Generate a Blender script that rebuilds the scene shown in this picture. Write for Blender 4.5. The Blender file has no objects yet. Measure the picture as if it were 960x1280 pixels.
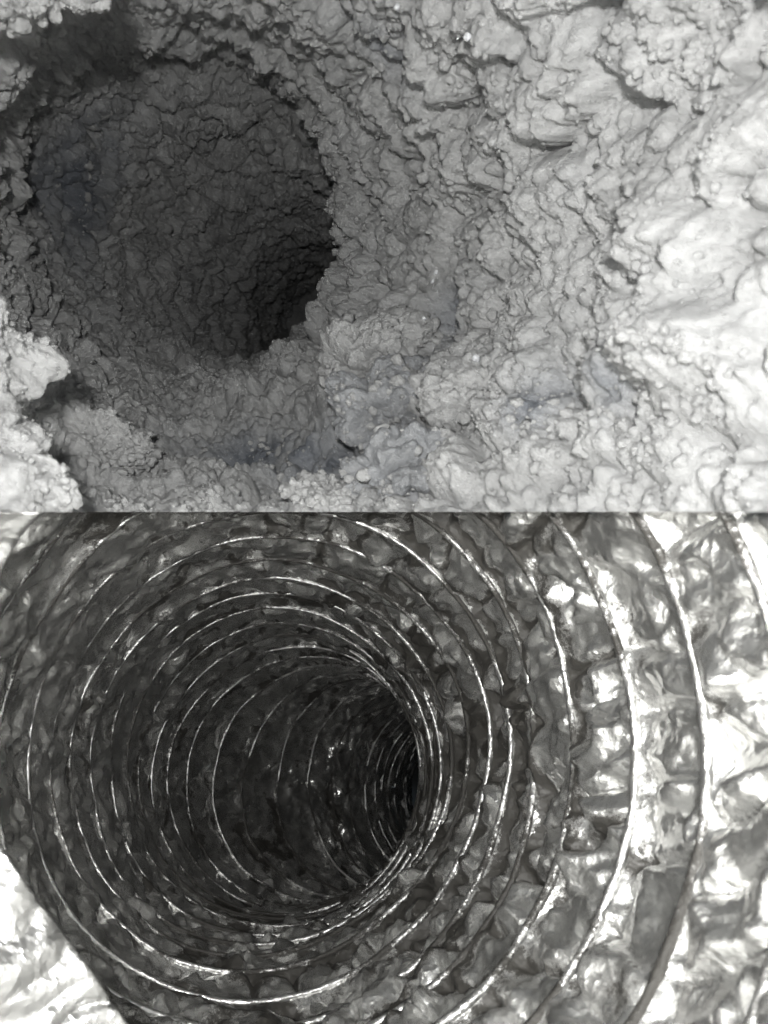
import bpy, math, random
import numpy as np

SC = bpy.context.scene
MM = 0.001
FPX = 1000.0                       # focal length in photograph pixels (960 x 1280 frame)

# ------------------------------------------------------------------ camera
cam_d = bpy.data.cameras.new('camera')
cam = bpy.data.objects.new('camera', cam_d)
SC.collection.objects.link(cam)
cam.location = (0, 0, 0)
cam.rotation_euler = (math.radians(90), 0, 0)
cam_d.sensor_fit = 'VERTICAL'
cam_d.sensor_height = 36.0
cam_d.lens = 36.0 * FPX / 1280.0
cam_d.clip_start = 0.001
cam_d.clip_end = 20.0
cam_d.dof.use_dof = True
cam_d.dof.focus_distance = 0.21
cam_d.dof.aperture_fstop = 60.0
SC.camera = cam

# ------------------------------------------------------------------ world: dim room light entering behind the camera
W = bpy.data.worlds.new('World')
SC.world = W
W.use_nodes = True
bg = W.node_tree.nodes['Background']
bg.inputs['Color'].default_value = (0.70, 0.88, 1.0, 1)
bg.inputs['Strength'].default_value = 0.6

# ------------------------------------------------------------------ lamp: the small flash beside the lens
def flash(name, loc, power, radius):
    l = bpy.data.lights.new(name, 'POINT')
    l.energy = power
    l.shadow_soft_size = radius * MM
    l.color = (1.0, 0.985, 0.96)
    o = bpy.data.objects.new(name, l)
    o.location = [c * MM for c in loc]
    SC.collection.objects.link(o)
    return o
flash('camera_flash', (-1, -20, 6.5), 1.32, 2.6)

SC.view_settings.view_transform = 'Standard'
SC.view_settings.look = 'None'
SC.view_settings.exposure = 0.0
SC.view_settings.gamma = 1.0
SC.render.engine = 'CYCLES'
SC.cycles.max_bounces = 6
SC.cycles.diffuse_bounces = 2
SC.cycles.glossy_bounces = 4
SC.cycles.sample_clamp_indirect = 4.0
SC.cycles.use_denoising = True
SC.cycles.denoiser = 'OPENIMAGEDENOISE'
SC.cycles.denoising_prefilter = 'FAST'

# ------------------------------------------------------------------ noise in numpy
def _mix(h):
    h = h.astype(np.uint32)
    h ^= h >> np.uint32(16); h *= np.uint32(0x7feb352d)
    h ^= h >> np.uint32(15); h *= np.uint32(0x846ca68b)
    h ^= h >> np.uint32(16)
    return h
def h2(i, j, s=0):
    a = (i.astype(np.int64) * 73856093) ^ (j.astype(np.int64) * 19349663) ^ (s * 83492791 + 977)
    return _mix(a & 0xffffffff).astype(np.float32) / np.float32(4294967295.0)
def h3base(i, j, k, s=0):
    a = (i.astype(np.int64) * 73856093) ^ (j.astype(np.int64) * 19349663) ^ (k.astype(np.int64) * 83492791) ^ (s * 2654435761 + 1313)
    return _mix(a & 0xffffffff)
def worley(P, scale, seed, jit=0.9):
    """distance to the nearest scattered point, in cells, and a random number of that cell"""
    Q = (P / scale).astype(np.float32)
    C = np.floor(Q).astype(np.int32)
    F = Q - C
    best = np.full(len(Q), 9.0, np.float32); sec = np.full(len(Q), 9.0, np.float32); cid = np.zeros(len(Q), np.float32)
    for di in (-1, 0, 1):
        for dj in (-1, 0, 1):
            for dk in (-1, 0, 1):
                h = h3base(C[:, 0] + di, C[:, 1] + dj, C[:, 2] + dk, seed)
                x = (h & 1023).astype(np.float32) / 1023.0
                y = ((h >> 10) & 1023).astype(np.float32) / 1023.0
                z = ((h >> 20) & 1023).astype(np.float32) / 1023.0
                d = (di + 0.5 + (x - 0.5) * jit - F[:, 0]) ** 2 + (dj + 0.5 + (y - 0.5) * jit - F[:, 1]) ** 2 + (dk + 0.5 + (z - 0.5) * jit - F[:, 2]) ** 2
                m = d < best
                sec = np.where(m, best, np.minimum(sec, d))
                best = np.where(m, d, best); cid = np.where(m, x * 0.6 + z * 0.4, cid)
    return np.sqrt(best), cid, np.sqrt(sec) - np.sqrt(best)
def puffs(P, scale, seed, lo=0.55, hi=1.05):
    """height of a union of round puffs of unequal size, continuous everywhere"""
    Q = (P / scale).astype(np.float32)
    C = np.floor(Q).astype(np.int32)
    F = Q - C
    best = np.full(len(Q), -9.0, np.float32)
    for di in (-1, 0, 1):
        for dj in (-1, 0, 1):
            for dk in (-1, 0, 1):
                h = h3base(C[:, 0] + di, C[:, 1] + dj, C[:, 2] + dk, seed)
                x = (h & 1023).astype(np.float32) / 1023.0
                y = ((h >> 10) & 1023).astype(np.float32) / 1023.0
                z = ((h >> 20) & 1023).astype(np.float32) / 1023.0
                d = (di + 0.05 + x * 0.9 - F[:, 0]) ** 2 + (dj + 0.05 + y * 0.9 - F[:, 1]) ** 2 + (dk + 0.05 + z * 0.9 - F[:, 2]) ** 2
                q = np.mod(x * 7.31 + y * 3.17 + z * 5.77, 1.0)
                rr = lo + (hi - lo) * q
                best = np.maximum(best, rr * rr - d)
    return np.sqrt(np.clip(best, 0, None))
def vnoise(P, scale, seed):
    Q = (P / scale).astype(np.float32)
    C = np.floor(Q).astype(np.int32); F = Q - C
    F = F * F * (3 - 2 * F)
    out = np.zeros(len(Q), np.float32)
    for di in (0, 1):
        for dj in (0, 1):
            for dk in (0, 1):
                h = h3base(C[:, 0] + di, C[:, 1] + dj, C[:, 2] + dk, seed).astype(np.float32) / 4294967295.0
                w = (F[:, 0] if di else 1 - F[:, 0]) * (F[:, 1] if dj else 1 - F[:, 1]) * (F[:, 2] if dk else 1 - F[:, 2])
                out += h * w
    return out * 2 - 1
def facets(u, v, n_u, seed):
    """crumple: flat triangular facets on a jittered lattice; u in cells wraps at n_u"""
    iu = np.floor(u).astype(np.int64); iv = np.floor(v).astype(np.int64)
    fu = (u - iu).astype(np.float32); fv = (v - iv).astype(np.float32)
    g = lambda a, b: h2(np.mod(iu + a, n_u), iv + b, seed)
    a, b, c, d = g(0, 0), g(1, 0), g(0, 1), g(1, 1)
    flip = h2(np.mod(iu, n_u), iv, seed + 77) > 0.5
    n1 = np.where(fu + fv < 1, a + (b - a) * fu + (c - a) * fv, d + (c - d) * (1 - fu) + (b - d) * (1 - fv))
    n2 = np.where(fu > fv, a + (b - a) * fu + (d - b) * fv, a + (c - a) * fv + (d - c) * fu)
    return np.where(flip, n2, n1) * 2 - 1

# ------------------------------------------------------------------ a bent tube
class Path:
    def __init__(self, pts):
        P = np.array(pts, float)
        t = np.concatenate([[0], np.cumsum(np.linalg.norm(np.diff(P, axis=0), axis=1))])
        n = len(P); tt = np.linspace(0, t[-1], 4000)
        out = np.zeros((4000, 3))
        T = np.gradient(P, t, axis=0)
        k = np.clip(np.searchsorted(t, tt, side='right') - 1, 0, n - 2)
        h = (t[k + 1] - t[k]); x = (tt - t[k]) / h
        a, b = P[k], P[k + 1]; ta, tb = T[k] * h[:, None], T[k + 1] * h[:, None]; x = x[:, None]
        out = (2*x**3-3*x**2+1)*a + (x**3-2*x**2+x)*ta + (-2*x**3+3*x**2)*b + (x**3-x**2)*tb
        for _ in range(60):
            out[1:-1] = (out[:-2] + out[2:] + 2 * out[1:-1]) / 4
        s = np.concatenate([[0], np.cumsum(np.linalg.norm(np.diff(out, axis=0), axis=1))])
        self.s, self.P, self.L = s, out, s[-1]
        D = np.gradient(out, s, axis=0); D /= np.linalg.norm(D, axis=1)[:, None]
        K = 120
        ker = np.hanning(K); ker /= ker.sum()
        for c in range(3):
            D[:, c] = np.convolve(np.pad(D[:, c], K, mode='edge'), ker, 'same')[K:-K]
        D /= np.linalg.norm(D, axis=1)[:, None]
        up = np.array([0, 0, 1.0])
        X = np.cross(D, up); X /= np.linalg.norm(X, axis=1)[:, None]
        Z = np.cross(X, D)
        self.D, self.X, self.Z = D, X, Z
    def at(self, s):
        f = lambda A: np.stack([np.interp(s, self.s, A[:, c]) for c in range(3)], -1)
        return f(self.P), f(self.D), f(self.X), f(self.Z)
    def frame(self, th, s):
        """centre, outward direction, axis direction; th = 0 is right, 90 deg is up"""
        C, D, X, Z = self.at(s)
        return C, X * np.cos(th)[:, None] + Z * np.sin(th)[:, None], D

def dirpt(px, py, d):                 # a point seen at a photograph pixel, d millimetres in front
    return np.array([(px - 480) / FPX * d, d, (640 - py) / FPX * d])

# ------------------------------------------------------------------ materials
def new_mat(name):
    m = bpy.data.materials.new(name); m.use_nodes = True
    nt = m.node_tree
    for n in list(nt.nodes): nt.nodes.remove(n)
    out = nt.nodes.new('ShaderNodeOutputMaterial')
    b = nt.nodes.new('ShaderNodeBsdfPrincipled')
    nt.links.new(b.outputs[0], out.inputs[0])
    return m, nt, b
def N(nt, t, **kw):
    n = nt.nodes.new(t)
    for k, v in kw.items():
        if k in n.inputs: n.inputs[k].default_value = v
        else: setattr(n, k, v)
    return n
def noise(nt, co, scale, detail=4, rough=0.6, dist=0.0):
    n = nt.nodes.new('ShaderNodeTexNoise')
    n.inputs['Scale'].default_value = scale; n.inputs['Detail'].default_value = detail
    n.inputs['Roughness'].default_value = rough; n.inputs['Distortion'].default_value = dist
    nt.links.new(co, n.inputs['Vector'])
    return n.outputs['Fac']
def ramp(nt, f, stops):
    r = nt.nodes.new('ShaderNodeValToRGB')
    e = r.color_ramp.elements
    while len(e) < len(stops): e.new(0.5)
    for k, (p, c) in enumerate(stops):
        e[k].position = p; e[k].color = (c, c, c, 1) if isinstance(c, (int, float)) else (*c, 1)
    nt.links.new(f, r.inputs[0])
    return r.outputs[0]
def math_(nt, op, a, b=None, clamp=False):
    n = nt.nodes.new('ShaderNodeMath'); n.operation = op; n.use_clamp = clamp
    for k, v in enumerate((a, b)):
        if v is None: continue
        if isinstance(v, (int, float)): n.inputs[k].default_value = v
        else: nt.links.new(v, n.inputs[k])
    return n.outputs[0]

def lint_material(name, tone, tint=(1, 1, 1), fuzz=1.0):
    m, nt, b = new_mat(name)
    geo = nt.nodes.new('ShaderNodeNewGeometry'); co = geo.outputs['Position']
    n1 = noise(nt, co, 70, 5, 0.6)
    t = [np.array(tint) * tone * k for k in (0.62, 0.92, 1.12)]
    col = ramp(nt, n1, [(0.3, tuple(t[0])), (0.5, tuple(t[1])), (0.7, tuple(t[2]))])
    n2 = noise(nt, co, 1600, 6, 0.85)
    mx = N(nt, 'ShaderNodeMixRGB', blend_type='MULTIPLY'); mx.inputs[0].default_value = 0.75
    nt.links.new(col, mx.inputs[1]); nt.links.new(ramp(nt, n2, [(0.3, 0.55), (0.65, 1.0)]), mx.inputs[2])
    ga = nt.nodes.new('ShaderNodeAttribute'); ga.attribute_name = 'painted_shade'  # shade painted into the lint colour
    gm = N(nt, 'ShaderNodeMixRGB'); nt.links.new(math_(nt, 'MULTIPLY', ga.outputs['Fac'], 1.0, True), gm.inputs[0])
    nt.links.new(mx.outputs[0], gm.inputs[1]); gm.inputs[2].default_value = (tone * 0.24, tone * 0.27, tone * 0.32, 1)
    nt.links.new(gm.outputs[0], b.inputs['Base Color'])
    b.inputs['Roughness'].default_value = 1.0
    b.inputs['Specular IOR Level'].default_value = 0.0
    b.inputs['Subsurface Weight'].default_value = 0.25
    b.inputs['Subsurface Radius'].default_value = (1, 1, 1)
    b.inputs['Subsurface Scale'].default_value = 0.0007
    b.inputs['Sheen Weight'].default_value = 0.25
    b.inputs['Sheen Roughness'].default_value = 0.6
    v = nt.nodes.new('ShaderNodeTexVoronoi'); v.inputs['Scale'].default_value = 800
    dn = N(nt, 'ShaderNodeTexNoise'); dn.inputs['Scale'].default_value = 500; dn.inputs['Detail'].default_value = 2
    nt.links.new(co, dn.inputs['Vector'])
    ad = N(nt, 'ShaderNodeVectorMath', operation='MULTIPLY_ADD')
    nt.links.new(dn.outputs['Color'], ad.inputs[0]); ad.inputs[1].default_value = (0.0016,) * 3; nt.links.new(co, ad.inputs[2])
    nt.links.new(ad.outputs[0], v.inputs['Vector'])
    f = noise(nt, ad.outputs[0], 1300, 8, 0.85)
    h = math_(nt, 'SUBTRACT', f, math_(nt, 'MULTIPLY', v.outputs['Distance'], 0.55))
    bp = N(nt, 'ShaderNodeBump'); bp.inputs['Strength'].default_value = 1.0; bp.inputs['Distance'].default_value = 0.0016 * fuzz
    nt.links.new(h, bp.inputs['Height']); nt.links.new(bp.outputs[0], b.inputs['Normal'])
    return m

def foil_material(name, base=0.72, rough=0.27, dirt_shade=True, bump=1.0):
    m, nt, b = new_mat(name)
    geo = nt.nodes.new('ShaderNodeNewGeometry'); co = geo.outputs['Position']
    n1 = noise(nt, co, 260, 5, 0.65, 0.6)
    n2 = noise(nt, co, 2200, 5, 0.75)
    v = nt.nodes.new('ShaderNodeTexVoronoi'); v.feature = 'F1'; v.inputs['Scale'].default_value = 520
    wn = N(nt, 'ShaderNodeTexNoise'); wn.inputs['Scale'].default_value = 300; wn.inputs['Detail'].default_value = 3
    nt.links.new(co, wn.inputs['Vector'])
    ad = N(nt, 'ShaderNodeVectorMath', operation='MULTIPLY_ADD')
    nt.links.new(wn.outputs['Color'], ad.inputs[0]); ad.inputs[1].default_value = (0.004,) * 3; nt.links.new(co, ad.inputs[2])
    nt.links.new(ad.outputs[0], v.inputs['Vector'])
    hh = math_(nt, 'ADD', math_(nt, 'MULTIPLY', v.outputs['Distance'], 0.9), math_(nt, 'ADD', math_(nt, 'MULTIPLY', n1, 0.9), math_(nt, 'MULTIPLY', n2, 0.07)))
    bp = N(nt, 'ShaderNodeBump'); bp.inputs['Strength'].default_value = 0.8; bp.inputs['Distance'].default_value = 0.0004 * bump
    nt.links.new(hh, bp.inputs['Height']); nt.links.new(bp.outputs[0], b.inputs['Normal'])
    if dirt_shade:
        at = nt.nodes.new('ShaderNodeAttribute'); at.attribute_name = 'dirt_shade'  # real dirt, plus shade painted at creases and hoops
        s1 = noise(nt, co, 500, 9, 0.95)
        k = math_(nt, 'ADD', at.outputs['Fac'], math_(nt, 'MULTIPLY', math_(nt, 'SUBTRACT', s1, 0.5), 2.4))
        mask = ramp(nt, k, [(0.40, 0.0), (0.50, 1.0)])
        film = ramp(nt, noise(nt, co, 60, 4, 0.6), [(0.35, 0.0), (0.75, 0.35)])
    else:
        mask = None; film = ramp(nt, noise(nt, co, 60, 4, 0.6), [(0.35, 0.0), (0.75, 0.2)])
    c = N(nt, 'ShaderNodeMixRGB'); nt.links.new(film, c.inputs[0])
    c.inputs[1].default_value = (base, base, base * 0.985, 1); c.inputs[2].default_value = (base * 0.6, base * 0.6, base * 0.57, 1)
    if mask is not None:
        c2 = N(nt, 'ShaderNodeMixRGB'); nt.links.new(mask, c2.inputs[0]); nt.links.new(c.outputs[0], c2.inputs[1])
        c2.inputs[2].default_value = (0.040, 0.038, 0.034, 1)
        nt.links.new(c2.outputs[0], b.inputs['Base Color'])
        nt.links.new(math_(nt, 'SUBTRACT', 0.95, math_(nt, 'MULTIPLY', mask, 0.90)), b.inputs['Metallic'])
        r = math_(nt, 'ADD', math_(nt, 'ADD', rough, math_(nt, 'MULTIPLY', film, 0.3)), math_(nt, 'MULTIPLY', mask, 0.3))
        nt.links.new(r, b.inputs['Roughness'])
    else:
        nt.links.new(c.outputs[0], b.inputs['Base Color']); b.inputs['Metallic'].default_value = 1.0
        nt.links.new(math_(nt, 'ADD', rough, math_(nt, 'MULTIPLY', film, 0.3)), b.inputs['Roughness'])
    return m

M_LINT = lint_material('grey_lint', 0.56, (0.985, 1.0, 1.0))
M_PILE = lint_material('blue_grey_lint', 0.42, (0.95, 0.99, 1.04), 1.3)
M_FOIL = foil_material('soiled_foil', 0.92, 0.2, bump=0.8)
M_WIRE = foil_material('foil_over_wire', 0.6, 0.36, dirt_shade=True, bump=1.2)
M_BRIGHT = foil_material('clean_foil', 0.45, 0.3, dirt_shade=False)
def plain(name, col, rough, metal=0.0, ior=None, trans=0.0):
    m, nt, b = new_mat(name)
    b.inputs['Base Color'].default_value = (*col, 1); b.inputs['Roughness'].default_value = rough
    b.inputs['Metallic'].default_value = metal
    if trans: b.inputs['Transmission Weight'].default_value = trans; b.inputs['IOR'].default_value = ior
    return m
M_STOP_CAP = plain('dark_stop_cap', (0.02, 0.02, 0.02), 0.8)  # for the added end cap, dark so it returns no flash
M_DROP = plain('glistening_fleck', (0.95, 0.97, 1.0), 0.08, 0.6)

# ------------------------------------------------------------------ objects
def link(name, verts, faces, mat, parent=None, smooth=True, attr=None, origin=(0, 0, 0)):
    org = np.array(origin, float) * MM
    V = (np.asarray(verts, float) * MM - org).astype(np.float32)
    F = np.asarray(faces, np.int32)
    me = bpy.data.meshes.new(name)
    me.vertices.add(len(V)); me.vertices.foreach_set('co', V.ravel())
    k = F.shape[1]
    me.loops.add(F.size); me.loops.foreach_set('vertex_index', F.ravel())
    me.polygons.add(len(F))
    me.polygons.foreach_set('loop_start', np.arange(0, F.size, k, dtype=np.int32))
    me.polygons.foreach_set('use_smooth', np.full(len(F), smooth, bool))
    if attr is not None:
        for nm, a in attr.items():
            A = me.attributes.new(nm, 'FLOAT', 'POINT'); A.data.foreach_set('value', a.astype(np.float32))
    me.materials.append(mat)
    me.update(calc_edges=True); me.validate()
    o = bpy.data.objects.new(name, me)
    SC.collection.objects.link(o)
    if parent is not None:
        o.parent = parent
        o.location = org - np.array(parent.location)
    else:
        o.location = org
    return o
def thing(name, label, cat, loc=(0, 0, 0), group=None):
    o = bpy.data.objects.new(name, None); SC.collection.objects.link(o)
    o.location = [c * MM for c in loc]; o.empty_display_size = 0.01
    o['label'] = label; o['category'] = cat
    if group: o['group'] = group
    return o
def tag(o, label, cat, group=None):
    o['label'] = label; o['category'] = cat
    if group: o['group'] = group
    return o

def grid_faces(nr, nc, wrap=False):
    r = np.arange(nr - 1)[:, None]; c = np.arange(nc if wrap else nc - 1)[None, :]
    a = r * nc + c; b = r * nc + (c + 1) % nc
    return np.stack([a, b, b + nc, a + nc], -1).reshape(-1, 4)
def cut(V, F, side, attrs=None):
    """keep what lies on one side of the level plane z = 0 and square off the cut edge; drop unused vertices"""
    z = V[:, 2] * side
    keep = (z[F] > 0).any(1)
    F = F[keep]
    V = V.copy(); V[:, 2] = np.where(z < 0, 0.0, V[:, 2])
    used = np.zeros(len(V), bool); used[F.ravel()] = True
    idx = np.cumsum(used) - 1
    return V[used], idx[F], {k: a[used] for k, a in (attrs or {}).items()}

# ================================================================== UPPER HALF: the duct choked with lint
R0 = 50.0
upper_pts = [(5, -22, -7), (0, 0, 0), dirpt(296, 330, 60), dirpt(290, 322, 100), dirpt(272, 308, 140), dirpt(246, 288, 185), dirpt(230, 274, 235),
             dirpt(262, 290, 290), dirpt(300, 322, 345), dirpt(338, 362, 400), dirpt(380, 392, 470), dirpt(402, 405, 560), dirpt(412, 412, 680), dirpt(418, 418, 800)]
UP = Path(upper_pts)

def bumps(P, spec):
    h = np.zeros(len(P), np.float32)
    for c, r, a in spec:
        d2 = ((P - np.array(c)) ** 2).sum(1) / (r * r)
        h += a * np.exp(-d2 * 1.6)
    return h
def dome(f, p=0.5):
    return np.clip(1.0 - (f / 1.12) ** 2, 0, 1) ** p
def pillow(g, w, p):
    return np.clip(g / w, 0, 1) ** p
def cauliflower(P, big=9.0, amp=1.0, seed=1, fine=None):
    F = P if fine is None else fine
    W1 = np.stack([vnoise(P, 13, seed + 5 + k) for k in range(3)], -1)
    W2 = np.stack([vnoise(F, 3.2, seed + 15 + k) for k in range(3)], -1)
    W3 = np.stack([vnoise(F, 1.1, seed + 25 + k) for k in range(3)], -1)
    k = np.clip(0.95 + 0.8 * vnoise(P, 24, seed + 40), 0.5, 1.35)
    h = puffs(P + W1 * 2.0 + W2 * 0.3, big, seed, 0.5, 0.97) * big * 0.66 * k
    h += puffs((F + P) * 0.5 + W2 * 0.4, big * 0.45, seed + 1, 0.45, 1.0) * big * 0.34
    h += puffs(F + W2 * 0.2, big * 0.22, seed + 2, 0.45, 0.95) * big * 0.17
    h += puffs(F + W3 * 0.2, big * 0.12, seed + 3, 0.45, 0.95) * big * 0.07
    h += 1.2 * vnoise(P, 17, seed + 45)
    return (h - big * 0.26) * amp

nth = 780
rows = [0.0]
while rows[-1] < UP.L - 1:
    y = np.interp(rows[-1], UP.s, UP.P[:, 1])
    rows.append(rows[-1] + (2.5 if y < 25 else 0.42 if 55 < y < 130 else 0.6 if y < 250 else 0.85 if y < 400 else 1.4 if y < 480 else 3.0))
rows = np.array(rows); nr = len(rows)
TH, S = np.meshgrid(np.linspace(-math.pi, math.pi, nth, endpoint=False), rows)
th, s = TH.ravel(), S.ravel()
C, OUT, AX = UP.frame(th, s)
base = C + OUT * R0
ymid = np.interp(s, UP.s, UP.P[:, 1])
keep_rough = base[:, 2] > -12
h = np.zeros(len(base), np.float32)
kk = np.interp(ymid, [0, 80, 190, 240, 290, 600], [0.8, 0.72, 0.6, 0.65, 0.95, 1.0])
sp = np.interp(s, rows, np.concatenate([[0], np.cumsum(np.diff(rows) * 0.5 * (kk[::nth][1:] + kk[::nth][:-1]))]))
CYL = np.stack([np.cos(th) * R0, sp + 40, np.sin(th) * R0], -1)
h[keep_rough] = cauliflower(CYL[keep_rough], 9.6, 1.15, 3, base[keep_rough])
sh, _ = np.abs(vnoise(base, 5, 99)), 0
ribs_u = np.cos((s / 14.0 - th / (2 * math.pi) + 0.35 * vnoise(base, 22, 90)) * 2 * math.pi)
h += ribs_u * (0.4 + 0.9 * np.clip(np.cos(th), 0, 1) * (ymid > 125)) * (ymid < 240)
# collar of lint where the duct turns, wider behind it
h += (0.8 + 3.6 * vnoise(base, 20, 91) + 2.6 * vnoise(base, 9, 92)) * np.exp(-((ymid - 230) / 14) ** 2) - 8.0 * np.exp(-((ymid - 280) / 30) ** 2) + 2.5 * vnoise(base, 15, 93) * (ymid > 245)
spec = [
    (dirpt(602, 412, 172), 12, -15),        # hollow right of the pile
    (dirpt(290, 515, 188), 15, -11), (dirpt(390, 560, 162), 11, -9),   # blue hollow in the floor
    (dirpt(300, 625, 130), 22, 5), (dirpt(520, 600, 125), 14, 5),
    (dirpt(110, 480, 165), 20, 7), (dirpt(60, 300, 190), 16, 3),
    (dirpt(240, 190, 300), 26, 6), (dirpt(345, 390, 330), 30, 7), (dirpt(160, 360, 300), 30, 4), (dirpt(190, 225, 300), 12, 8), (dirpt(250, 265, 325), 13, -14), (dirpt(300, 300, 330), 13, 7), (dirpt(120, 300, 280), 12, 6), (dirpt(200, 400, 300), 14, 7), (dirpt(170, 170, 280), 12, 5), (dirpt(340, 425, 400), 22, -12), (dirpt(395, 400, 380), 20, -12),
    (dirpt(690, 270, 125), 10, 3.5), (dirpt(800, 150, 105), 12, 5), (dirpt(900, 260, 88), 10, 5),
    (dirpt(560, 30, 150), 12, -6), (dirpt(720, 420, 118), 12, 3), (dirpt(800, 530, 100), 12, 4),
    (dirpt(930, 450, 85), 12, 6), (dirpt(250, 650, 112), 26, 11), (dirpt(60, 540, 130), 16, 5), (dirpt(330, 640, 120), 12, 4), (dirpt(120, 610, 110), 14, 8),
    (dirpt(480, 440, 185), 15, 13), (dirpt(430, 490, 185), 12, 10), (dirpt(520, 510, 165), 13, 11), (dirpt(595, 520, 150), 10, 8), (dirpt(650, 560, 130), 9, 6),
    (dirpt(640, 600, 118), 12, 4), (dirpt(730, 480, 112), 10, -4), (dirpt(870, 400, 92), 7, -4),
]
h += bumps(base, spec)
h = np.clip(h, -20, 30)
h = np.where(s > rows[-1] - 6, (s - rows[-1] + 6) / 6 * 46.5, h)      # lining pinched shut, added to keep light out of the far end
Vl = base - OUT * (h[:, None] + 1.0 - 3.0) + AX * ((h[:, None] - 3) * -0.2)
Fl = grid_faces(nr, nth, True)
painted_shade = bumps(base, [(dirpt(300, 520, 190), 17, 1.0), (dirpt(400, 555, 170), 15, 1.0), (dirpt(470, 590, 150), 10, 0.8), (dirpt(600, 408, 172), 11, 1.2), (dirpt(490, 500, 172), 9, 0.45),
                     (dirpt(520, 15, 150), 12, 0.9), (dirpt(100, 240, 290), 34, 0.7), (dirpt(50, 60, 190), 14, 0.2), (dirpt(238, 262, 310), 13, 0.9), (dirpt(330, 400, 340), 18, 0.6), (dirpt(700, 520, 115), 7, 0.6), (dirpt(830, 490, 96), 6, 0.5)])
painted_shade = painted_shade * (1.35 + 0.8 * vnoise(base, 6, 201)) + 0.12 * vnoise(base, 9, 202)  # darker tone painted into hollows and the hole, standing for shade
V2, F2, A2 = cut(Vl, Fl, 1, {'painted_shade': painted_shade})
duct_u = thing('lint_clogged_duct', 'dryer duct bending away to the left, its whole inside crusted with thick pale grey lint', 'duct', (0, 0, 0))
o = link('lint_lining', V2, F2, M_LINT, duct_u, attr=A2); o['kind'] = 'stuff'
# the duct's own wall behind the lint
r2 = np.linspace(0, UP.L - 1, 120)
T2, S2 = np.meshgrid(np.linspace(-math.pi, math.pi, 96, endpoint=False), r2)
C, OUT, AX = UP.frame(T2.ravel(), S2.ravel())
Vw, Fw, _ = cut(C + OUT * (R0 + 26 + 0.8 * np.cos(S2.ravel() / 19 * 2 * math.pi))[:, None], grid_faces(120, 96, True), 1)
link('duct_wall', Vw, Fw, M_BRIGHT, duct_u)

# ---- loose clumps of lint
def ico(sub):
    import bmesh
    bm = bmesh.new(); bmesh.ops.create_icosphere(bm, subdivisions=sub, radius=1.0)
    V = np.array([v.co[:] for v in bm.verts]); F = np.array([[v.index for v in f.verts] for f in bm.faces])
    bm.free(); return V, F
ICO = ico(6)
def clump(label, c, rad, seed, mat, big=6.0, amp=1.0, rot=0.0, clipz=True):
    V, F = ICO
    c = np.array(c, float)
    U = V * np.array(rad)
    ca, sa = math.cos(rot), math.sin(rot)
    U = np.stack([U[:, 0] * ca - U[:, 2] * sa, U[:, 1], U[:, 0] * sa + U[:, 2] * ca], -1)
    low = 0.82 + 0.25 * vnoise(U + c, max(rad) * 0.9, seed + 60) + 0.2 * vnoise(U + c, max(rad) * 0.38, seed + 61)
    U = U * low[:, None]
    nrm = V
    P = U + nrm * (cauliflower(U + c, big, amp * 1.25, seed) - big * 0.45 * amp)[:, None]
    P = P + c
    if clipz: P, F, _ = cut(P, F, 1)
    o = link('lint_clump', P, F, mat, None, origin=tuple(c))
    tag(o, label, 'lint clump', 'loose clumps of lint in the clogged duct')
    return o
clump('shaggy blue-grey clump at the lower right of the dark hole', dirpt(488, 512, 158), (14, 11, 10), 11, M_PILE, 6.5, 1.0)
clump('pale lint clump on top of the pile, against the right rim of the dark hole', dirpt(460, 450, 174), (17, 12, 10), 12, M_LINT, 6.5, 1.0, 0.5)
clump('upright clump below the glistening flecks, right of the blue-grey clump', dirpt(595, 520, 142), (9, 9, 8), 13, M_LINT, 5.5, 1.0)
clump('grey clump at the foot of the pile in front of the blue-grey clump', dirpt(500, 595, 134), (11, 9, 7), 14, M_PILE, 6, 1.0)
clump('round bulging clump left of the bluish hollow on the duct floor', dirpt(105, 565, 160), (17, 12, 9), 15, M_LINT, 6.5, 1.0)
clump('largest bright clump, filling the lower left corner of the clogged duct', dirpt(-12, 615, 90), (12, 9, 13), 16, M_LINT, 7, 1.0, 0.5)
clump('bright clump at the left edge, above the one filling the lower left corner', dirpt(-45, 455, 96), (7.5, 8, 9), 17, M_LINT, 6, 1.0)
clump('bright clump hanging down in the top left corner', dirpt(25, -22, 104), (11, 7, 5), 18, M_LINT, 5, 1.0, 0.12)
clump('pale clump low on the right wall, half sunk in the lint', dirpt(790, 545, 96), (7, 7, 6), 19, M_LINT, 5.5, 1.0)
clump('small pale clump near the right edge, lower of the two there', dirpt(935, 480, 80), (7, 7, 6), 20, M_LINT, 5.5, 1.0)
clump('pale crumbly clump on the near lower rim, right above the foil duct', dirpt(420, 640, 138), (12, 8, 8), 21, M_LINT, 6, 1.0)
clump('pale clump in the top right of the clogged duct', dirpt(930, 60, 82), (9, 7, 8), 22, M_LINT, 6, 1.0)

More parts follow.
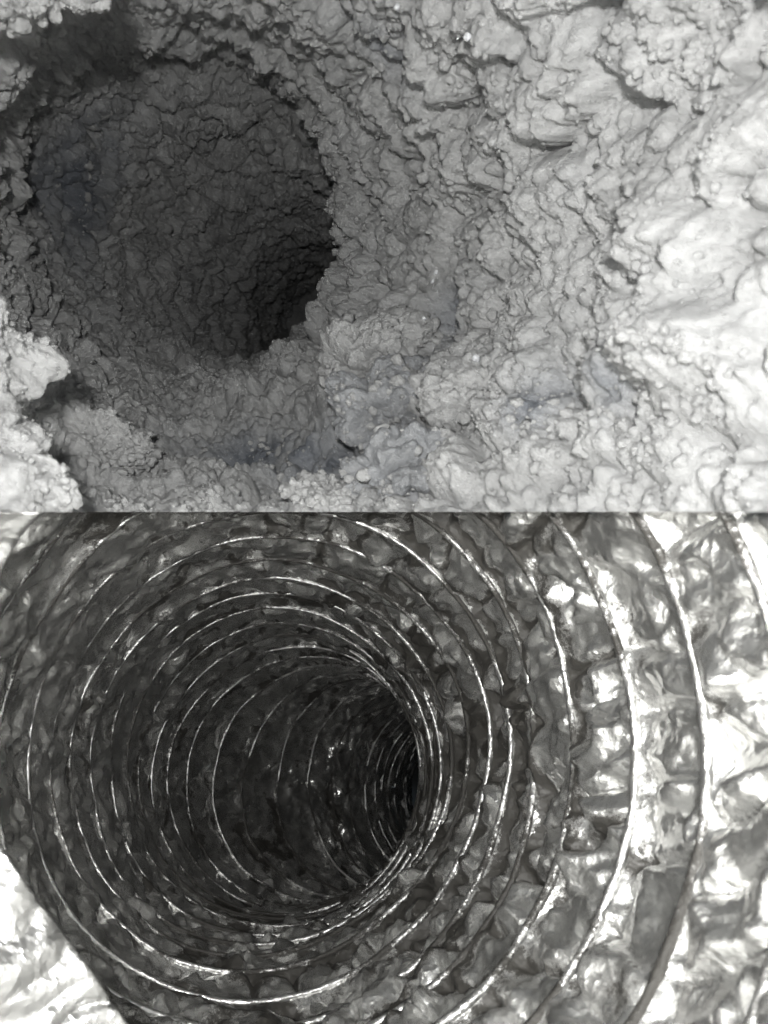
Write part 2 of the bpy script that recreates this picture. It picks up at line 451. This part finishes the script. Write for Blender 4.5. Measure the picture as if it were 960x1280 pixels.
# ================================================================== LOWER HALF: the clean foil duct
lower_pts = [(3, -22, 5), (0, 0, 0), dirpt(352, 895, 60), dirpt(352, 898, 100), dirpt(350, 908, 140), dirpt(347, 925, 180), dirpt(346, 942, 220),
             dirpt(352, 952, 260), (-34, 300, -97), (-31, 338, -112), (-12, 378, -129), (16, 412, -143), (40, 448, -157), (56, 500, -176), (66, 600, -210), (74, 760, -262)]
LO = Path(lower_pts)
PITCH = 19.0
NB = int(LO.L / PITCH)
NC = 34                                             # creases round one turn
duct_l = thing('foil_duct', 'clean flexible foil duct of wire hoops and crumpled silver foil curving down into the dark', 'duct', (0, 0, 0))
def foil_height(th, t, k):
    """height of the foil towards the axis, and soiling with painted shade; t = 0 at the near hoop and 1 at the far one"""
    turn = th / (2 * math.pi)
    L = (k + turn) * NC                              # runs on along the helix
    wob = 0.35 * np.sin(L * 0.7) + 0.25 * np.sin(L * 1.9 + 1)
    x = L + (t - 0.5) * (0.75 * vnoise(np.stack([L * 0.4, L * 0, L * 0], -1), 1.0, 5) + 0.25) * 1.3 + 0.05 * np.sin(t * 5 + L)
    i0 = np.floor(x)
    best = np.full(len(x), 9.0); cell = np.zeros(len(x)); sgn = np.zeros(len(x))
    left = np.full(len(x), -9.0); right = np.full(len(x), 9.0)
    for di in (-1, 0, 1, 2):
        p = i0 + di + 0.62 * (h2(i0 + di, np.zeros_like(x), 8) - 0.5) - x
        left = np.where((p <= 0) & (p > left), p, left)
        right = np.where((p > 0) & (p < right), p, right)
    wdt = right - left
    d = np.minimum(-left, right)                     # distance to the nearest crease, in cells
    w = np.clip(d / (0.5 * wdt), 0, 1)
    cid = np.floor(x + 0.0)
    key = np.round((x + left) * 64)                  # same value across a cell
    r1 = h2(key, np.zeros_like(x), 21); r2_ = h2(key, np.zeros_like(x), 22); r3 = h2(key, np.zeros_like(x), 23)
    pk = 0.66 + 0.2 * r2_
    prof = np.where(t < pk, np.sin(0.5 * math.pi * np.clip(t / pk, 0, 1)) ** 1.1, np.cos(0.5 * math.pi * np.clip((t - pk) / (1 - pk), 0, 1)) ** 0.9)
    near_key = np.round((x + np.where(-left < right, left, right)) * 16)
    cs = np.clip(1.5 * h2(near_key, np.zeros_like(x), 26) - 0.2, 0.1, 1)
    pil = 1 - (1 - w) ** 4.5
    hgt = prof * (0.8 + pil * (0.3 + 1.9 * r1))
    hgt += prof * (r3 - 0.5) * 2.8 * (right + left) / wdt * np.clip(w * 3.5, 0, 1) - 1.2 * cs * np.exp(-(d / 0.08) ** 2)
    dirt_shade = (0.25 + 0.5 * np.clip(np.cos(th), 0, 1)) * np.clip((t - 0.74) / 0.12, 0, 1) * np.clip((0.99 - t) / 0.03, 0, 1) + 0.85 * cs * np.clip(0.6 + 0.55 * np.cos(th), 0.12, 1) * np.clip(1 - d / (0.11 + 0.38 * h2(np.round((x + np.where(-left < right, left, right)) * 16), np.zeros_like(x), 25) * t * np.clip(0.55 + 0.6 * np.cos(th), 0.1, 1)), 0, 1)  # soiling mixed with shade painted along creases and beside the far hoop
    return hgt, dirt_shade, w
def hoop_drift(th, s):
    sc_ = np.clip(s, 0, LO.L); C, OUT, AX = LO.frame(th, sc_)
    return s + 3.4 * vnoise(C + OUT * R0, 34, 71) + 1.2 * vnoise(C + OUT * R0, 13, 72)
tri = 0
for k in range(-1, NB):
    s_mid = (k + 0.5) * PITCH
    ym = np.interp(s_mid, LO.s, LO.P[:, 1])
    if ym < 10: nu, nt_ = 260, 12
    elif ym < 240: nu, nt_ = 700, 38
    elif ym < 340: nu, nt_ = 560, 28
    elif ym < 500: nu, nt_ = 480, 22
    else: nu, nt_ = 320, 12
    u = np.linspace(-math.pi, math.pi, nu + 1); tt = np.linspace(0, 1, nt_)
    U, T = np.meshgrid(u, tt); th = U.ravel(); t = T.ravel()
    s = (k + th / (2 * math.pi) + t) * PITCH
    s = hoop_drift(th, s)
    ok = (s > 0) & (s < LO.L - 1)
    C, OUT, AX = LO.frame(th, np.clip(s, 0, LO.L))
    b0 = C + OUT * R0
    if not ((b0[:, 2] < 4) & ok).any(): continue
    hgt, dirt_shade, w = foil_height(th, t, k)
    edge = np.clip(np.minimum(t, 1 - t) / 0.12, 0, 1)
    # crumple: facets in arc-length space, wrapped round the tube
    arc = (th / (2 * math.pi) + 0.5)
    wx = vnoise(b0, 7, 31) * 0.8; wy = vnoise(b0, 7, 32) * 0.8
    f1 = facets(arc * 44 + wx, s / 7.0 + wy, 44, 41)
    f2 = facets(arc * 110 + wy * 1.2, s / 2.9 + wx * 1.2, 110, 42)
    rd = 1 - np.abs(vnoise(b0 * np.array([1, 1, 1]), 6.5, 55)) * 2.2
    slack = np.clip(0.5 + 0.62 * np.cos(th + 0.35), 0.22, 1.0) * np.clip(1.25 - ym / 420, 0.55, 1)
    hgt = hgt * edge ** 0.5 * slack + edge * (0.85 + (0.35 + 0.5 * np.clip((ym - 100) / 50, 0, 1)) * slack) * (1.9 * f1 + 0.8 * f2 + 0.45 * np.clip(rd, 0, 1)) + 0.10 * f2
    hgt = hgt + (0.4 + 2.3 * slack) * np.exp(-(np.minimum(t, 1 - t) / 0.075) ** 2)
    sag = 2.2 * vnoise(C + OUT * R0, 48, 77)         # hoops are never quite round
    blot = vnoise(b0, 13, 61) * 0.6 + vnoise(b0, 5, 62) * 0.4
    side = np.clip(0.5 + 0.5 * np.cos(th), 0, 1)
    dirt_shade = dirt_shade + (0.75 + 1.2 * side) * np.clip(blot + 0.04, 0, 1) + 0.05
    dirt_shade = dirt_shade * np.clip((ym - 70) / 60, 0.25, 1)
    V = b0 - OUT * (hgt + sag)[:, None]
    F = grid_faces(nt_, nu + 1)
    F = F[ok[F].all(1)]
    if len(F) == 0: continue
    V, F, at = cut(V, F, -1, {'dirt_shade': dirt_shade})
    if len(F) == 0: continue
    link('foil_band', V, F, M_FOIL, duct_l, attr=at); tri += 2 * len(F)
    # the hoop of wire at the near edge of this band
    nsd, nsg = 7, max(160, nu // 2)
    u = np.linspace(-math.pi, math.pi, nsg + 1)
    s = hoop_drift(u, (k + u / (2 * math.pi)) * PITCH)
    if s.max() < 2: continue
    C, OUT, AX = LO.frame(u, np.clip(s, 0, LO.L))
    sl_w = np.clip(0.5 + 0.62 * np.cos(u + 0.35), 0.12, 1.0)
    cen = C + OUT * (R0 - 0.35 - 2.3 * sl_w - 2.2 * vnoise(C + OUT * R0, 48, 77))[:, None]
    cen = cen + AX * (0.35 * vnoise(C + OUT * R0, 9, 78))[:, None]
    rw = 0.42 + 0.25 * sl_w + 0.14 * vnoise(C + OUT * R0, 4, 79)
    vs = []
    for j in range(nsd):
        a = 2 * math.pi * j / nsd
        vs.append(cen + OUT * (np.cos(a) * rw)[:, None] + AX * (np.sin(a) * rw)[:, None])
    V = np.stack(vs, 1).reshape(-1, 3)
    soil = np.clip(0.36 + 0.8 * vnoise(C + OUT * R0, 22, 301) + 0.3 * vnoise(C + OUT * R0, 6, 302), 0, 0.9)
    V, F, at = cut(V, grid_faces(nsg + 1, nsd, True), -1, {'dirt_shade': np.repeat(soil, nsd)})
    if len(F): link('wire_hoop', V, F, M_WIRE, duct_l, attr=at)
print('foil tris', tri)

# cap added at the far end to stop light leaking in
C, OUT, AX = LO.frame(np.linspace(-math.pi, math.pi, 64, endpoint=False), np.full(64, LO.L - 16))
ringv = C + OUT * (R0 + 1)
allv = np.concatenate([ringv, C + OUT * R0 * 0.5 + AX * 1.5, np.tile(C[0] + AX[0] * 2.5, (64, 1))])
link('light_stop_cap', allv, grid_faces(3, 64, True), M_STOP_CAP, duct_l)

# ---- the crumpled foil end of the duct folded in beside the lens (left and lower left)
edge_px = [(70, 618), (22, 660), (-14, 730), (-40, 830), (-42, 950), (-18, 1050), (14, 1105), (62, 1165), (105, 1225), (150, 1290), (220, 1370)]
ep = np.array(edge_px, float)
tt = np.linspace(0, len(ep) - 1, 260)
ex = np.interp(tt, np.arange(len(ep)), ep[:, 0]); ey = np.interp(tt, np.arange(len(ep)), ep[:, 1])
for _ in range(30):
    ex[1:-1] = (ex[:-2] + ex[2:]) / 2; ey[1:-1] = (ey[:-2] + ey[2:]) / 2
nv = 100
vv = np.linspace(-0.12, 1, nv)
TT, VV = np.meshgrid(tt, vv)
EX = np.tile(ex, (nv, 1)); EY = np.tile(ey, (nv, 1))
A = np.stack([(EX - 480) / FPX, np.ones_like(EX), (640 - EY) / FPX], -1) * 78.0
cx = np.array([0, 78, -22.0])
rad = A - cx; rad /= np.linalg.norm(rad, axis=-1)[..., None]
vpos = np.clip(VV, 0, 1)
# rolled lip at the edge, then spreading outwards and back towards the mouth
P = A + rad * (vpos[..., None] * 34 + np.where(VV < 0, -VV, 0)[..., None] * 20) + np.array([0, 1, 0]) * (np.where(VV < 0, 1.5 - 20 * VV, 1.5 * np.cos(np.clip(VV * 12, 0, math.pi)) - 22 * vpos) )[..., None]
Pf = P.reshape(-1, 3)
w1 = vnoise(Pf, 7, 131); w2 = vnoise(Pf, 7, 132)
q1 = Pf[:, 2] / 5.0 + w1 * .8; q2 = (Pf[:, 1] * 0.6 - Pf[:, 0]) / 5.0 + w2 * .8
dsp = 2.4 * facets(q1, q2, 9999, 141) + 0.9 * facets(q1 * 2.3, q2 * 2.3, 9999, 142) + 0.8 * vnoise(Pf, 9, 133)
Pf = Pf - dsp[:, None] * np.array([-0.5, 0.7, -0.2])
V, F, _ = cut(Pf, grid_faces(nv, len(tt)), -1)
o = link('foil_flap', V, F, M_BRIGHT, None, origin=(-45, 70, -40))
sm = o.modifiers.new('thickness', 'SOLIDIFY'); sm.thickness = 0.00015
tag(o, 'bright crumpled foil flap folded in at the lower left mouth of the foil duct', 'foil flap')

# ---- crumbs of lint standing up from the lining and the clumps
rs = np.random.RandomState(7)
src = [V2] + [np.array([0.0, 0, 0])[None]]
lum = [V2]
for ob in SC.objects:
    if ob.name.startswith('lint_clump'):
        a = np.empty(len(ob.data.vertices) * 3, np.float32); ob.data.vertices.foreach_get('co', a)
        lum.append(a.reshape(-1, 3) / MM + np.array(ob.location) / MM)
allp = np.concatenate(lum)
yy = allp[:, 1]
px = 480 + FPX * allp[:, 0] / np.maximum(yy, 1); py = 640 - FPX * allp[:, 2] / np.maximum(yy, 1)
inv = np.where((yy > 50) & (yy < 420) & (px > -120) & (px < 1080) & (py > -120))[0]
wgt = (120.0 / yy[inv]) ** 1.5; wgt /= wgt.sum()
pick = rs.choice(inv, 55000, p=wgt)
cp = allp[pick]; vsel = vnoise(cp, 9, 401) + 0.7 * vnoise(cp, 3, 402)
cp = cp[vsel > -0.15]
nn = len(cp)
size = (0.0011 * cp[:, 1] + 0.12) * (0.5 + 1.1 * rs.rand(nn) ** 2)
def scatter(name, cp, size, V1, F1, rough):
    n = len(cp); m = len(V1)
    VV_ = V1[None] * (1 - rough / 2 + rough * rs.rand(n, m, 1)) * (0.75 + 0.5 * rs.rand(n, 1, 3)) + 0.3 * rough * (rs.rand(n, m, 3) - 0.5)
    VV_ = VV_ * size[:, None, None] + cp[:, None, :]
    VV_[:, :, 2] = np.maximum(VV_[:, :, 2], 0.0)
    FF_ = (F1[None] + m * np.arange(n)[:, None, None]).reshape(-1, 3)
    o = link(name, VV_.reshape(-1, 3), FF_, M_LINT, duct_u); o['kind'] = 'stuff'
    return len(FF_)
octa = np.array([[1, 0, 0], [0, 1, 0], [-1, 0, 0], [0, -1, 0], [0, 0, 1], [0, 0, -1]], float)
of = np.array([[0, 1, 4], [1, 2, 4], [2, 3, 4], [3, 0, 4], [1, 0, 5], [2, 1, 5], [3, 2, 5], [0, 3, 5]])
n1_ = scatter('lint_crumbs', cp + (rs.rand(nn, 3) - 0.5) * 0.4, size, octa, of, 0.7)
Vs, Fs = ico(2)
pick = rs.choice(inv, 14000, p=wgt)
cp = allp[pick]; vsel = vnoise(cp, 12, 411) + 0.8 * vnoise(cp, 4, 412)
cp = cp[vsel > 0.08]; nn = len(cp)
size = (0.0042 * cp[:, 1] + 0.15) * (0.5 + 1.0 * rs.rand(nn) ** 2)
n2_ = scatter('lint_tufts', cp, size, Vs, Fs, 0.6)
nn = (n1_ + n2_) // 8
print('lint tris', 2 * len(F2), 'crumbs', nn * 8)

# ---- glistening flecks caught in the lint
V0, F0 = ico(2)
flecks = [(545, 340, 'glistening fleck highest of the pair on the right wall of the clogged duct'), (541, 352, 'glistening fleck just below another, right of the hole'),
          (595, 448, 'largest glistening fleck, in the hollow right of the pile'), (496, 9, 'glistening fleck at the top edge'), (584, 46, 'glistening fleck near the top, right of the topmost one'),
          (574, 48, 'tiny fleck left of a brighter one near the top'), (530, 398, 'faint fleck at the upper left of the hollow'), (321, 268, 'lone fleck shining deep inside the dark hole')]
from mathutils import Vector
from mathutils.bvhtree import BVHTree
dg = bpy.context.evaluated_depsgraph_get(); dg.update()
targets = [ob for ob in SC.objects if ob.name.startswith(('lint_lining', 'lint_clump'))]
def hit(px, py):
    d = Vector(dirpt(px, py, 1)).normalized(); best = None
    ok_, loc, nrm, idx, ob, mtx = SC.ray_cast(dg, d * 0.02, d)
    return (np.array(loc) / MM if ok_ else dirpt(px, py, 150)), (np.array(nrm) if ok_ else np.array([0, -1, 0]))
for n, (px, py, lab) in enumerate(flecks):
    p, nr_ = hit(px, py)
    d = p / np.linalg.norm(p)
    rr = (0.6 if n == 2 else 0.42) * (1.4 if n == 7 else 1)
    rs = np.random.RandomState(n)
    V = V0 * rr * (1 + 0.35 * rs.rand(len(V0), 1)) + p - d * rr * 0.8
    o = link('glistening_fleck', V, F0, M_DROP, None, smooth=False, origin=tuple(p))
    tag(o, lab, 'fleck', 'glistening flecks in the lint')
